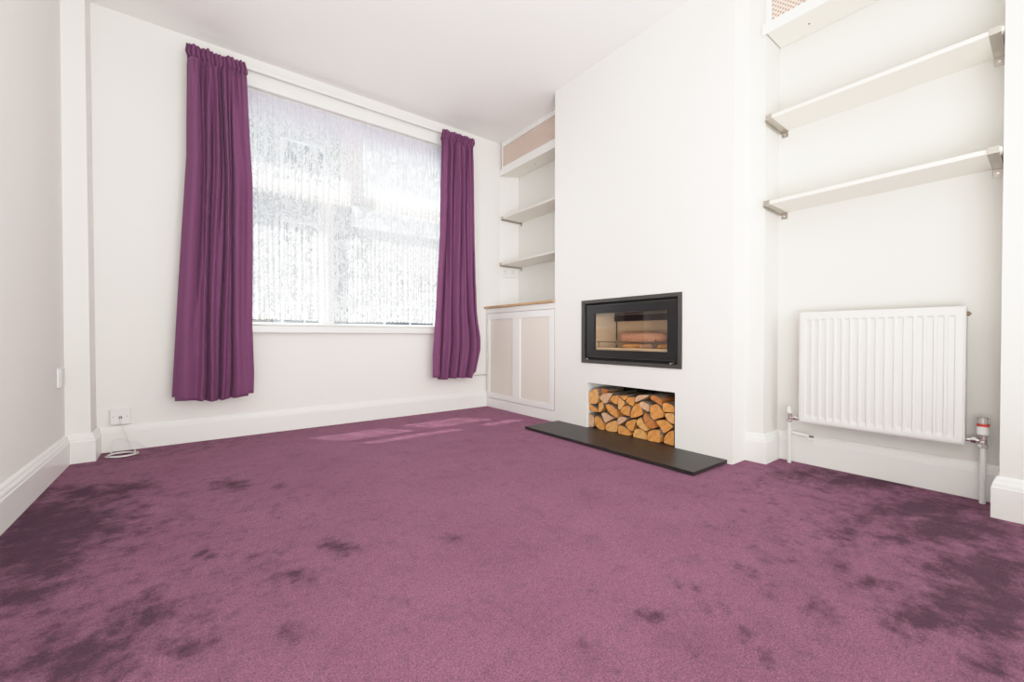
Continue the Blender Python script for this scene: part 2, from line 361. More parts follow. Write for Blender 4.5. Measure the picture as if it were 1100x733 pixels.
LOGS = {
 'A1': [(2.022, 0.24), (2.02, 0.27), (1.968, 0.3), (1.943, 0.303), (1.936, 0.258), (1.942, 0.221), (1.96, 0.194), (2.0, 0.191), (2.022, 0.193)],
 'A1b': [(1.938, 0.305), (1.909, 0.308), (1.868, 0.296), (1.898, 0.272), (1.925, 0.25), (1.933, 0.258)],
 'A2': [(1.935, 0.243), (1.905, 0.268), (1.86, 0.284), (1.816, 0.284), (1.83, 0.264), (1.871, 0.21), (1.89, 0.208), (1.917, 0.226)],
 'A3': [(1.839, 0.24), (1.808, 0.27), (1.775, 0.279), (1.775, 0.216), (1.79, 0.214), (1.83, 0.229)],
 'A4': [(1.771, 0.268), (1.744, 0.257), (1.714, 0.234), (1.744, 0.188), (1.761, 0.18), (1.772, 0.193)],
 'A5': [(1.751, 0.273), (1.696, 0.284), (1.689, 0.278), (1.711, 0.249), (1.73, 0.26)],
 'A7': [(1.747, 0.176), (1.723, 0.208), (1.688, 0.221), (1.668, 0.207), (1.675, 0.172), (1.678, 0.149), (1.709, 0.156), (1.736, 0.163)],
 'A8': [(2.022, 0.187), (2.0, 0.183), (1.96, 0.164), (1.947, 0.138), (1.984, 0.139), (2.022, 0.141)],
 'A9': [(1.94, 0.206), (1.901, 0.216), (1.898, 0.182), (1.917, 0.155), (1.936, 0.135), (1.942, 0.163)],
 'A10': [(1.884, 0.198), (1.86, 0.208), (1.815, 0.199), (1.786, 0.173), (1.772, 0.146), (1.775, 0.123), (1.815, 0.134), (1.852, 0.152)],
 'A11': [(2.022, 0.122), (2.008, 0.114), (1.977, 0.097), (1.977, 0.073), (1.983, 0.035), (2.007, 0.018), (2.022, 0.039), (2.022, 0.081)],
 'A12': [(1.973, 0.098), (1.952, 0.112), (1.92, 0.1), (1.893, 0.068), (1.891, 0.015), (1.936, 0.022), (1.971, 0.046)],
 'A13': [(1.917, 0.134), (1.882, 0.147), (1.83, 0.126), (1.815, 0.111), (1.852, 0.09), (1.878, 0.072), (1.901, 0.103)],
 'A14': [(1.878, 0.053), (1.863, 0.073), (1.822, 0.095), (1.779, 0.108), (1.775, 0.03), (1.829, 0.017), (1.874, 0.018)],
 'A15': [(1.768, 0.124), (1.736, 0.142), (1.688, 0.136), (1.716, 0.111), (1.75, 0.088), (1.77, 0.082)],
 'A16': [(1.77, 0.074), (1.729, 0.077), (1.695, 0.062), (1.674, 0.037), (1.674, 0.022), (1.77, 0.012)],
 'A6': [(1.711, 0.244), (1.69, 0.271), (1.642, 0.28), (1.639, 0.268), (1.642, 0.24), (1.652, 0.218), (1.675, 0.224)],
 'A17': [(1.715, 0.092), (1.697, 0.113), (1.653, 0.134), (1.622, 0.134), (1.638, 0.105), (1.656, 0.056), (1.682, 0.06), (1.704, 0.075)],
 'B1': [(1.634, 0.275), (1.603, 0.298), (1.538, 0.304), (1.531, 0.299), (1.568, 0.28), (1.633, 0.245)],
 'B2': [(1.528, 0.293), (1.498, 0.309), (1.462, 0.292), (1.443, 0.275), (1.446, 0.246), (1.468, 0.257), (1.501, 0.273), (1.524, 0.279)],
 'B3': [(1.664, 0.186), (1.642, 0.228), (1.605, 0.245), (1.589, 0.226), (1.576, 0.186), (1.582, 0.174), (1.624, 0.152), (1.671, 0.139)],
 'B4': [(1.6, 0.249), (1.575, 0.264), (1.531, 0.249), (1.53, 0.199), (1.551, 0.208), (1.575, 0.213), (1.595, 0.229)],
 'B5': [(1.526, 0.229), (1.513, 0.247), (1.475, 0.256), (1.442, 0.223), (1.43, 0.182), (1.468, 0.171), (1.494, 0.155), (1.521, 0.171), (1.526, 0.2)],
 'B6': [(1.438, 0.264), (1.417, 0.272), (1.38, 0.266), (1.362, 0.251), (1.362, 0.219), (1.405, 0.217), (1.437, 0.218)],
 'B7': [(1.425, 0.203), (1.398, 0.212), (1.362, 0.214), (1.362, 0.151), (1.386, 0.156), (1.411, 0.171)],
 'B8': [(1.617, 0.132), (1.589, 0.16), (1.573, 0.142), (1.561, 0.118), (1.53, 0.088), (1.554, 0.077), (1.596, 0.091), (1.618, 0.108)],
 'B9': [(1.57, 0.17), (1.554, 0.194), (1.527, 0.17), (1.5, 0.145), (1.477, 0.114), (1.494, 0.103), (1.53, 0.102), (1.561, 0.13)],
 'B10': [(1.487, 0.149), (1.449, 0.163), (1.417, 0.166), (1.368, 0.135), (1.398, 0.108), (1.432, 0.082), (1.452, 0.108), (1.474, 0.132)],
 'B11': [(1.651, 0.042), (1.634, 0.075), (1.602, 0.084), (1.568, 0.075), (1.548, 0.043), (1.548, 0.019), (1.609, 0.019), (1.649, 0.018)],
 'B12': [(1.539, 0.045), (1.53, 0.079), (1.494, 0.097), (1.458, 0.101), (1.447, 0.074), (1.448, 0.025), (1.493, 0.022), (1.537, 0.022)],
 'B13': [(1.429, 0.049), (1.416, 0.077), (1.392, 0.104), (1.361, 0.117), (1.361, 0.023), (1.398, 0.024), (1.429, 0.029)],
}
BLOTS = [(-0.406, 2.189, 0.187, -0.143, 0.045, -0.245, 1.0), (-0.382, 2.506, 0.158, -0.12, 0.019, -0.127, 0.8), (-0.411, 1.946, 0.128, -0.098, 0.054, -0.259, 1.0), (-0.367, 1.618, 0.076, -0.058, 0.024, -0.109, 0.8), (-0.236, 2.505, 0.099, -0.076, 0.007, -0.076, 0.8), (0.122, 2.246, 0.067, -0.051, -0.006, -0.107, 0.8), (0.292, 2.088, 0.026, -0.02, -0.007, -0.05, 0.7), (0.235, 1.843, 0.012, -0.009, -0.01, -0.077, 0.5), (0.014, 1.586, 0.027, -0.021, -0.0, -0.027, 1.0), (0.352, 1.385, 0.042, -0.032, -0.012, -0.048, 1.0), (0.211, 1.292, 0.046, -0.035, -0.006, -0.039, 0.8), (0.136, 1.459, 0.031, -0.024, -0.003, -0.03, 0.6), (-0.091, 1.393, 0.038, -0.029, 0.002, -0.039, 0.7), (-0.057, 1.283, 0.035, -0.027, 0.001, -0.033, 0.7), (-0.132, 1.307, 0.052, -0.039, 0.004, -0.041, 0.9), (-0.201, 1.23, 0.092, -0.07, 0.012, -0.074, 0.9), (-0.012, 1.142, 0.04, -0.031, 0.0, -0.081, 0.45), (0.154, 1.051, 0.03, -0.023, -0.006, -0.038, 0.5), (0.668, 1.212, 0.034, -0.026, -0.015, -0.027, 0.6), (0.415, 1.006, 0.015, -0.011, -0.007, -0.018, 0.4), (0.429, 0.911, 0.012, -0.009, -0.006, -0.012, 0.4), (-0.045, 1.962, 0.038, -0.029, 0.001, -0.049, 0.4), (0.863, 0.581, 0.039, -0.03, -0.022, -0.015, 0.9), (1.042, 0.588, 0.024, -0.018, -0.015, -0.009, 1.0), (1.016, 0.494, 0.033, -0.025, -0.014, -0.007, 0.7), (0.946, 0.371, 0.019, -0.014, -0.022, -0.009, 0.9), (0.985, 0.432, 0.017, -0.013, -0.015, -0.007, 0.8), (1.24, 0.524, 0.031, -0.024, -0.019, -0.008, 0.9), (1.442, 0.715, 0.016, -0.012, -0.028, -0.014, 0.6), (1.159, 0.666, 0.04, -0.03, -0.019, -0.011, 0.5), (1.36, 0.493, 0.035, -0.027, -0.027, -0.01, 0.5), (1.201, 0.353, 0.022, -0.017, -0.04, -0.012, 0.9), (1.764, 0.434, 0.036, -0.027, -0.073, -0.018, 0.8), (1.469, 0.293, 0.032, -0.025, -0.033, -0.007, 0.8), (1.859, 0.304, 0.034, -0.026, -0.05, -0.008, 0.8), (1.95, 0.43, 0.038, -0.029, -0.049, -0.011, 0.7), (1.475, 0.368, 0.03, -0.023, -0.035, -0.009, 0.6), (1.378, 0.188, 0.067, -0.051, -0.086, -0.012, 1.0), (1.518, 0.147, 0.084, -0.064, -0.127, -0.013, 1.0), (1.556, 0.082, 0.073, -0.055, -0.227, -0.013, 1.0), (1.737, 0.168, 0.085, -0.065, -0.092, -0.009, 0.9), (1.816, 0.108, 0.096, -0.073, -0.165, -0.01, 0.9), (2.109, 0.206, 0.155, -0.118, -0.135, -0.014, 0.9), (2.254, 0.313, 0.145, -0.111, -0.105, -0.015, 0.9), (2.505, 0.504, 0.172, -0.131, -0.108, -0.022, 0.9), (2.361, 0.728, 0.144, -0.11, -0.107, -0.033, 0.7), (0.675, 0.614, 0.032, -0.025, -0.016, -0.015, 0.4), (1.288, 0.075, 0.045, -0.035, -0.07, -0.004, 0.8)]
# ============================================================ ROOM SHELL
# ---- carpeted floor (grid carrying the brushed-nap strokes as an attribute)
def make_floor():
    x0, x1, y0, y1, st = -0.62, 2.70, YB, YW + .06, 0.03
    nx, ny = int((x1 - x0) / st) + 1, int((y1 - y0) / st) + 1
    vs, fs, nap = [], [], []
    inv = []
    for cx, cy, ax, ay, bx, by, s in BLOTS:
        det = ax * by - ay * bx
        inv.append((cx, cy, by / det, -bx / det, -ay / det, ax / det, s))
    for j in range(ny + 1):
        for i in range(nx + 1):
            x, y = x0 + i * (x1 - x0) / nx, y0 + j * (y1 - y0) / ny
            vs.append((x, y, 0)); m = 0.0
            for cx, cy, a, b, c, d, s in inv:
                dx, dy = x - cx, y - cy
                p, q = a * dx + b * dy, c * dx + d * dy
                r = p * p + q * q
                if r < 4: m = max(m, s * math.exp(-r * .9))
            # wide soft darker areas, mostly along the edges of the floor
            for cx, cy, rx, ry, s in ((-.40, 2.1, .42, .75, .34), (2.2, .35, .75, .55, .36), (-.15, 1.25, .35, .25, .30), (-.3, 3.15, .6, .16, .3), (1.0, 3.28, 1.6, .09, .26), (1.5, .45, .35, .3, .14), (.25, 1.7, .5, .6, .10)):
                r = ((x - cx) / rx) ** 2 + ((y - cy) / ry) ** 2
                if r < 5: m = max(m, m * .75 + s * math.exp(-r * .9))
            if y < 0: m = max(m, .3)
            nap.append(m)
    for j in range(ny):
        for i in range(nx):
            k = j * (nx + 1) + i; fs.append((k, k + 1, k + nx + 2, k + nx + 1))
    me = bpy.data.meshes.new('floor'); me.from_pydata(vs, [], fs); me.update()
    at = me.attributes.new('nap', 'FLOAT', 'POINT'); at.data.foreach_set('value', nap)
    o = link('floor', me, 'carpet')
    return tag(o, 'purple cut pile carpet with darker brushed patches', 'carpet', kind='structure')
make_floor()

mb = MB(); mb.box((XL - .1, YB, H), (XA + .1, YW + .1, H + .1)); struct('ceiling', mb, 'ceiling', 'plain off white plaster ceiling', 'ceiling')

# ---- window wall with its opening, plus the slanting return inside the left alcove
WX0, WX1, WZ0, WZ1 = 0.16, 1.86, 0.735, 2.372
mb = MB()
slab_with_holes(mb, 'y', YW, YW + .24, [XL - .1, WX0, WX1, XA + .1], [0, WZ0, WZ1, H], {(1, 1)})
mb.prism([(2.384, YW + .002), (XA + .002, 3.257), (XA + .002, YW + .002)], 'z', .956, 2.25)
weld(struct('wall_far', mb, 'wall', 'white painted wall around the big net curtained window', 'wall'))

# ---- left wall and the boxed pier in its corner
mb = MB(); mb.box((XL - .1, YB, 0), (XL, YW, H)); struct('wall_left', mb, 'wall', 'plain white wall along the left side', 'wall')
mb = MB()
mb.add([(-.56, 3.14, 0), (-.449, 3.14, 0), (-.453, YW, 0), (-.56, YW, 0), (-.56, 3.14, H), (-.455, 3.14, H), (-.461, YW, H), (-.56, YW, H)],
       [(0, 3, 2, 1), (4, 5, 6, 7), (0, 1, 5, 4), (1, 2, 6, 5), (2, 3, 7, 6), (3, 0, 4, 7)])
struct('wall_left_pier', mb, 'wall', 'narrow white boxed pier in the left corner beside the socket', 'wall', bevel=.003)
mb = MB(); mb.box((XL - .1, YB - .1, 0), (XA + .1, YB, H)); struct('wall_near', mb, 'wall', 'white wall behind the camera', 'wall')

# ---- right wall: alcove backs and piers
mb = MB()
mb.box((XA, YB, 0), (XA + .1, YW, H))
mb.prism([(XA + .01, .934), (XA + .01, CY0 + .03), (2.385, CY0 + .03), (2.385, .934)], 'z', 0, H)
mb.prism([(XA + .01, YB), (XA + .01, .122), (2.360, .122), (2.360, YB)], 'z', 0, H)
struct('wall_right', mb, 'wall_dimmed', 'white wall with shelved alcove holding the radiator', 'wall')

# ---- chimney breast with stove hole and log niche
SY0, SY1, SZ0, SZ1 = 1.322, 2.054, .503, .906
NY0, NY1, NZ = 1.3445, 2.029, .3415
ys = [CY0, SY0, NY0, NY1, SY1, CY1]; zs = [0, NZ, SZ0, SZ1, H]
mb = MB()
slab_with_holes(mb, 'x', XC, XA - .001, ys, zs, {(2, 0), (1, 2), (2, 2), (3, 2)})
weld(struct('wall_chimney', mb, 'wall', 'smooth white chimney breast with inset stove and log niche', 'wall'))
mb = MB(); mb.box((XA - .02, NY0 + .001, .001), (XA - .003, NY1 - .001, NZ - .001))  # black sheet puts the shade into the back of the white plaster niche
struct('niche_shade_sheet', mb, 'matt_black', 'black sheet standing in for shade at the back of the log niche', 'wall')

# ---- skirting boards
baseboard('baseboard_left', [(XL, YB), (XL, 3.14), (-.449, 3.14), (-.451, YW), (XC - .001, YW)],
          'white moulded skirting around left wall, pier and window wall', left=False)
baseboard('baseboard_right', [(2.385, CY0), (2.385, .934), (XA, .934), (XA, .122), (2.360, .122), (2.360, YB)],
          'white moulded skirting around the radiator alcove', left=False)

# ---- window: frame, bars, glass
mb = MB(); ya, yb = YW + .085, YW + .155
fw = .055
mb.box((WX0, ya, WZ0 + .03), (WX0 + fw, yb, WZ1)); mb.box((WX1 - fw, ya, WZ0 + .03), (WX1, yb, WZ1))
mb.box((WX0 + fw, ya, WZ1 - fw), (WX1 - fw, yb, WZ1)); mb.box((WX0 + fw, ya, WZ0 + .0245), (WX1 - fw, yb, WZ0 + .034))
mb.box((WX0 + fw, ya - .004, 1.735), (WX1 - fw, yb, 1.805))
mb.box((.765, ya - .002, WZ0 + .034), (.86, yb, 1.735))
mb.box((.935, ya - .002, 1.805), (1.09, yb, WZ1 - fw))
win = struct('window_1', mb, 'upvc', 'wide white framed window behind the net curtain', 'window', bevel=.004)
mb = MB(); mb.box((WX0 + .03, YW + .118, WZ0 + .03), (WX1 - .03, YW + .124, WZ1 - .03)); mb.build('window_pane', 'glass', win)
mb = MB()
mb.box((WX0 + .001, YW + .001, WZ0 - .0), (WX1 - .001, YW + .2, WZ0 + .024))
mb.box((WX0 - .06, YW - .045, .694), (WX1 + .06, YW - .0015, .748))
mb.box((WX0 + .001, YW - .045, .735), (WX1 - .001, YW + .01, .748))
struct('trim_1', mb, 'gloss', 'white painted window sill board with rounded nose', 'window sill', bevel=.010)
# pelmet board across the head of the window (carries the curtain track)
mb = MB(); mb.box((.03, YW - .022, 2.363), (1.99, YW - .001, 2.463))
struct('trim_2', mb, 'gloss', 'white board running above the window behind the curtain track', 'trim', bevel=.002)

# ============================================================ CURTAINS
def lerp_tab(tab, z):
    tab = sorted(tab)
    if z <= tab[0][0]: return tab[0][1]
    for (a, p), (b, q) in zip(tab, tab[1:]):
        if z <= b: return p + (q - p) * (z - a) / (b - a)
    return tab[-1][1]

def make_curtain(label, left, right, folds, ztop, zbot, y0, seed, hemfn, topfn):
    """left/right: tables z->x. folds: list of (u, width, depth at bottom) pleats."""
    root = thing('curtain', label, 'curtain', (lerp_tab(left, zbot), y0, zbot), 'purple curtains either side of the window')
    rnd = random.Random(seed); N = 260; ROWS = 120
    head = ztop - .085                                   # bottom of the gathered heading tape
    nh = 14; ph = [rnd.uniform(-.3, .3) for _ in range(nh + 2)]
    def surf(u, z):
        t = (ztop - z) / (ztop - zbot)
        x0, x1 = lerp_tab(left, z), lerp_tab(right, z)
        f = 0.0; sh = 0.0
        for (c, w, d, z_lo, z_hi) in folds:
            k = 1.0
            if z > z_hi: k = max(0, 1 - (z - z_hi) / .35)
            if z < z_lo: k = max(0, 1 - (z_lo - z) / .35)
            cc = c + .015 * math.sin(3.1 * z + c * 17)
            q = (u - cc) / w
            if abs(q) < 1:
                f -= 1.15 * d * k * (.5 + .5 * math.cos(PI * q)) ** 1.3
            sh += 0
        # wide soft undulation + fine gathers fading below the tape
        f += .012 * math.sin(u * 9 + seed + z * .6) + .006 * math.sin(u * 23 + z * 1.1 + seed * 2)
        g = max(0.0, min(1.0, (z - (head - .45)) / .45)) ** 1.8
        f += g * .010 * math.sin(2 * PI * (u * 13 + .25 * math.sin(9 * u + seed)))
        if z > head - .01:
            a = 2 * PI * (u * nh + ph[int(u * nh)] * 0 + .12 * math.sin(u * 13))
            f = .009 * math.sin(a) + .007 * math.sin(a * .37)
            pinch = math.exp(-((z - head) / .012) ** 2) + .6 * math.exp(-((z - head - .045) / .006) ** 2)
            f += .006 * pinch
        # little wrinkles low on the cloth
        f += .004 * noise.noise(Vector((u * 5, z * 7, seed))) * (1 if z < head - .05 else .2)
        x = x0 + (x1 - x0) * u
        return x, y0 + f
    vs, fs = [], []
    for r in range(ROWS + 1):
        tt = r / ROWS
        for i in range(N + 1):
            u = i / N
            zb = zbot + hemfn(u); zt = ztop + topfn(u) + .0015 * math.sin(2 * PI * u * nh + 1) + .002 * math.sin(u * 19)
            s = tt ** 1.25 if tt < 1 else 1
            z = zt + (zb - zt) * s
            x, y = surf(u, z)
            vs.append((x, y, z))
    for r in range(ROWS):
        for i in range(N):
            k = r * (N + 1) + i; fs.append((k, k + 1, k + N + 2, k + N + 1))
    mb = MB(); 
    hr = [r for r in range(ROWS + 1) if vs[r * (N + 1) + N // 2][2] > head - .002]
    R = len(hr)
    mb.add(vs[(R - 1) * (N + 1):], [tuple(i - 0 for i in f) for f in fs[:(ROWS - R + 1) * N]])
    mb.build('drape', 'curtain', root, smooth=True, solid=.003)
    mb = MB(); mb.add(vs[:R * (N + 1)], fs[:(R - 1) * N])
    mb.build('heading_tape', 'curtain', root, smooth=True, solid=.005)
    return root

CL_L = [(.27, -.116), (.31, -.114), (.73, -.092), (1.30, -.062), (1.76, -.036), (2.30, -.030), (2.37, -.026), (2.40, -.036), (2.45, -.030)]
CL_R = [(.27, .300), (.43, .305), (.74, .297), (1.20, .302), (1.66, .304), (2.15, .283), (2.37, .276), (2.39, .284), (2.45, .268)]
make_curtain('full length purple curtain left of the net window, nearest the socket', CL_L, CL_R,
    [(.375, .05, -.052, .2, 1.9), (.345, .10, .034, .2, 2.3), (.46, .06, .030, .2, 2.4), (.575, .035, -.040, .2, 2.2), (.62, .05, .026, .2, 2.4), (.705, .035, -.048, .2, 1.95),
     (.78, .12, .030, .2, 1.6), (.12, .16, .030, .2, 2.4), (.22, .05, -.026, 1.0, 2.5), (.30, .03, -.024, 1.3, 2.5), (.50, .03, -.026, 1.6, 2.5), (.66, .03, -.026, 1.7, 2.5), (.93, .12, .02, .2, 2.4)],
    2.452, .278, 3.205, 3, lambda u: .010 * math.sin(u * 8 + .6) - .004 + (.026 if u < .035 else 0) + (.016 if u > .93 else 0), lambda u: -.004 + .010 * (1 if .35 < u < .66 else 0) * math.sin((u - .35) / .31 * PI) * -1)
CR_L = [(.29, 1.592), (.52, 1.592), (1.0, 1.628), (1.56, 1.665), (2.28, 1.684), (2.37, 1.683), (2.41, 1.692), (2.45, 1.70)]
CR_R = [(.29, 2.026), (.42, 2.06), (.55, 2.092), (.66, 2.09), (.89, 2.052), (1.2, 2.036), (1.61, 2.022), (2.33, 2.010), (2.38, 2.008), (2.41, 2.026), (2.45, 2.018)]
make_curtain('full length purple curtain right of the net window, next to the alcove', CR_L, CR_R,
    [(.20, .05, -.050, .2, 1.5), (.11, .12, .030, .2, 2.3), (.30, .07, .030, .2, 2.3), (.38, .035, -.030, .2, 2.2), (.47, .07, .036, .2, 2.3), (.57, .04, -.036, .2, 2.3), (.66, .06, .030, .2, 2.3),
     (.76, .04, -.034, .2, 2.2), (.85, .08, .034, .2, 2.3), (.94, .03, -.030, .3, 1.2), (.25, .03, -.026, 1.4, 2.5)],
    2.452, .300, 3.205, 5, lambda u: (.022 if u < .19 else 0) + (.05 * (u - .9) / .1 if u > .9 else 0) - .004 * math.sin(u * 9), lambda u: 0)

# curtain track
t = thing('curtain_track', 'thin white curtain track fixed above the window', 'curtain track', (1.0, YW - .05, 2.462))
mb = MB(); mb.box((-.03, YW - .056, 2.452), (2.02, YW - .040, 2.474)); mb.build('rail', 'gloss', t, bevel=.002)
mb = MB(); mb.box((-.03, YW - .0585, 2.4475), (2.02, YW - .0565, 2.4515)); mb.box((-.03, YW - .052, 2.4475), (2.02, YW - .044, 2.4515)); mb.build('lower_lip', 'track', t)
for x in (.0, .5, 1.0, 1.5, 2.0):
    mb = MB(); mb.box((x - .01, YW - .0395, 2.455), (x + .01, YW - .001, 2.471)); mb.build('wall_bracket', 'gloss', t)

# net curtain with pleats, scalloped hem
def make_net():
    y0 = YW + .035; x0, x1 = WX0 + .004, WX1 - .004; ztop, zbot = WZ1 - .004, .786
    N, R = 900, 24; rnd = random.Random(11)
    cps = [0]; 
    while cps[-1] < 1: cps.append(cps[-1] + rnd.uniform(.008, .030))
    def pleat(u):
        for a, b in zip(cps, cps[1:]):
            if u <= b: q = (u - a) / (b - a); return (.5 - .5 * math.cos(2 * PI * q)) ** 2 * min(.02, (b - a) * .9)
        return 0
    vs, fs, uv = [], [], []; s = 0; last = None
    rowS = []
    for i in range(N + 1):
        u = i / N; x = x0 + (x1 - x0) * u; y = -pleat(u)
        if last: s += math.hypot(x - last[0], (y - last[1]) * 1.6)
        last = (x, y); rowS.append(s)
    for r in range(R + 1):
        t = r / R
        for i in range(N + 1):
            u = i / N; sc = abs(math.sin(rowS[i] * PI / .034)) * .016
            zb = zbot + .012 - sc + .004 * math.sin(u * 11)
            z = ztop + (zb - ztop) * t
            amp = .5 + .5 * t
            vs.append((x0 + (x1 - x0) * u + .003 * math.sin(z * 4 + u * 30), y0 - pleat(u) * amp, z)); uv.append((rowS[i], z, 0))
    for r in range(R):
        for i in range(N):
            k = r * (N + 1) + i; fs.append((k, k + 1, k + N + 2, k + N + 1))
    me = bpy.data.meshes.new('net_curtain'); me.from_pydata(vs, [], fs); me.update()
    at = me.attributes.new('cloth', 'FLOAT_VECTOR', 'POINT'); at.data.foreach_set('vector', [c for p in uv for c in p])
    root = thing('net_curtain', 'white floral lace net curtain covering the window between the purple curtains', 'net curtain', (1.0, y0, zbot))
    o = link('lace_panel', me, 'lace', root, smooth=True); o.location = -Vector(root.location)
    # doubled lace along the scalloped edge
    mb = MB()
    for i in range(0, N - 1, 2):
        b = R * (N + 1) + i
        p, q = Vector(vs[b]), Vector(vs[b + 2])
        mb.tube([p + Vector((0, -.001, .001)), q + Vector((0, -.001, .001))], .0017, 4, cap=False)
    mb.build('scalloped_hem', 'cable', root)
    mb = MB(); mb.tube([(x0 + .01, y0 - .004, ztop - .006), (x1 - .01, y0 - .004, ztop - .006)], .004, 8); mb.build('curtain_wire', 'cable', root)
make_net()

# ============================================================ LEFT ALCOVE
cab = thing('alcove_cupboard', 'low white cupboard with two fine mesh panels filling the left alcove', 'cupboard', (XC, 2.85, 0))
a0, a1 = CY1 + .002, YW - .002
mb = MB(); slab_with_holes(mb, 'x', XC + .0005, XC + .020, [CY1 + .012, 2.424, 2.806, 2.905, 3.272, YW - .022], [.089, .132, .833, .885], {(1, 1), (3, 1)})
weld(mb.build('front_frame', 'gloss', cab, bevel=.0015))
mb = MB(); mb.box((XC + .004, a0, .885 + .004), (XC + .020, a1, .934)); mb.build('top_rail', 'gloss', cab)
mb = MB(); mb.box((XC + .002, a0, .001), (XC + .020, a1, .085)); mb.build('plinth', 'gloss', cab)
mb = MB(); mb.box((XC + .022, a0, .001), (XC + .028, a1, .934)); mb.build('carcass', 'dark_gap', cab)
for y0, y1 in ((2.424, 2.806), (2.905, 3.272)):
    mb = MB(); mb.box((XC + .010, y0 + .001, .133), (XC + .014, y1 - .001, .832)); p = mb.build('mesh_panel', 'door_mesh', cab)
    mb = MB()
    for a, b in (((y0, .132), (y0 + .006, .833)), ((y1 - .006, .132), (y1, .833)), ((y0 + .006, .132), (y1 - .006, .138)), ((y0 + .006, .827), (y1 - .006, .833))):
        mb.box((XC + .003, a[0], a[1]), (XC + .0095, b[0], b[1]))
    mb.build('beading', 'gloss', p)
wt = thing('worktop', 'thin oak edged top lying on the low alcove cupboard', 'worktop', (2.38, 2.85, .935))
mb = MB(); mb.box((2.2225, a0, .9355), (XA - .002, a1 - .001, .9535)); o = mb.build('board', 'gloss', wt)
mb = MB(); mb.box((2.198, a0, .9355), (2.222, a1, .9535)); mb.build('oak_lipping', 'oak', wt, bevel=.001)

def bracket(parent, xf, xb, y, side, zt, w=.030):
    """flat pressed bracket: pad up the wall below the shelf, arm beneath it, lip hooked over the front edge.
    side=+1: alcove side wall lies towards +y"""
    s = side; th = .003
    mb = MB()
    mb.box((xf - .003, y - w / 2, zt - th), (xb, y + w / 2, zt - .0002))                    # arm
    mb.box((xf - .004, y - w / 2, zt - th), (xf - .001, y + w / 2, zt + .022))              # front lip
    mb.box((xb - .004, y - w / 2, zt - .034), (xb, y + w / 2, zt - th))                     # wall pad
    mb.box((xf, y + s * w / 2, zt - .012), (xb, y + s * (w / 2 + .003), zt + .004))         # stiffening flange
    b = mb.build('bracket', 'nickel', parent, bevel=.0012)
    mb = MB(); mb.tube([(xb - .0042, y, zt - .020), (xb - .0065, y, zt - .020)], .004, 10); mb.build('screw', 'chrome', b)
    return b

def shelf(label, xf, y0, y1, z, ysl, ysr, group, th=.016):
    t = thing('shelf', label, 'shelf', ((xf + XA) / 2, (y0 + y1) / 2, z), group)
    mb = MB(); mb.box((xf, y0, z), (XA - .001, y1, z + th)); mb.build('board', 'shelf', t, bevel=.0015)
    if ysl is not None: bracket(t, xf, XA - .001, ysl, 1, z)
    if ysr is not None: bracket(t, xf, XA - .001, ysr, -1, z)
    return t
gl = 'white bracketed shelves in the left alcove'
shelf('upper of two bracketed white shelves in the alcove beside the window', 2.335, CY1 + .002, 3.230, 1.790, 3.212, CY1 + .03, gl)
shelf('lower of two bracketed white shelves in the alcove beside the window', 2.315, CY1 + .002, 3.230, 1.349, 3.212, CY1 + .03, gl)

def high_box(label, xf, y0, y1, zb, zg0, zg1, yg0, yg1, proud, lip_y):
    t = thing('high_cupboard', label, 'cupboard', ((xf + XA) / 2, (y0 + y1) / 2, zb), 'boxed in cupboards at the top of the alcoves')
    mb = MB(); slab_with_holes(mb, 'x', xf, xf + .018, [y0, yg0, yg1, y1], [zb + .017, zg0, zg1, H - .001], {(1, 1)})
    weld(mb.build('front_frame', 'gloss', t, bevel=.0015))
    mb = MB(); mb.box((xf + .008, yg0 + .001, zg0 + .001), (xf + .011, yg1 - .001, zg1 - .001)); mb.build('grille', 'grille', t)
    mb = MB(); mb.box((xf + .004, y0 + .004, zb), (XA - .004, y1 - .004, zb + .016)); mb.build('soffit_board', 'shelf', t)
    mb = MB(); mb.box((xf - proud, y0, zb - .004), (xf - .0005, lip_y, zb + .05)); mb.build('fascia', 'gloss', t, bevel=.001)
    mb = MB(); mb.tube([(2.474, .77 if y1 < 1 else 2.9, zb - .0002), (2.474, .77 if y1 < 1 else 2.9, zb - .003)], .004, 8); mb.build('screw', 'brass', t)
    return t
high_box('boxed in high cupboard with beige perforated grille above the alcove by the window', 2.390, CY1 + .002, 3.300, 2.246, 2.320, 2.517, CY1 + .004, 3.288, .006, YW - .001)
mb = MB(); 

# ============================================================ RIGHT ALCOVE
high_box('boxed in high cupboard with beige perforated grille above the radiator alcove', 2.378, .1235, .932, 2.250, 2.302, 2.517, .20, .908, .008, .947)
gr = 'white bracketed shelves in the radiator alcove'
shelf('upper of two long white shelves above the radiator', 2.350, .1245, .928, 1.787, .905, .146, gr, .017)
shelf('lower of two long white shelves above the radiator', 2.330, .1245, .928, 1.344, .905, .146, gr, .017)

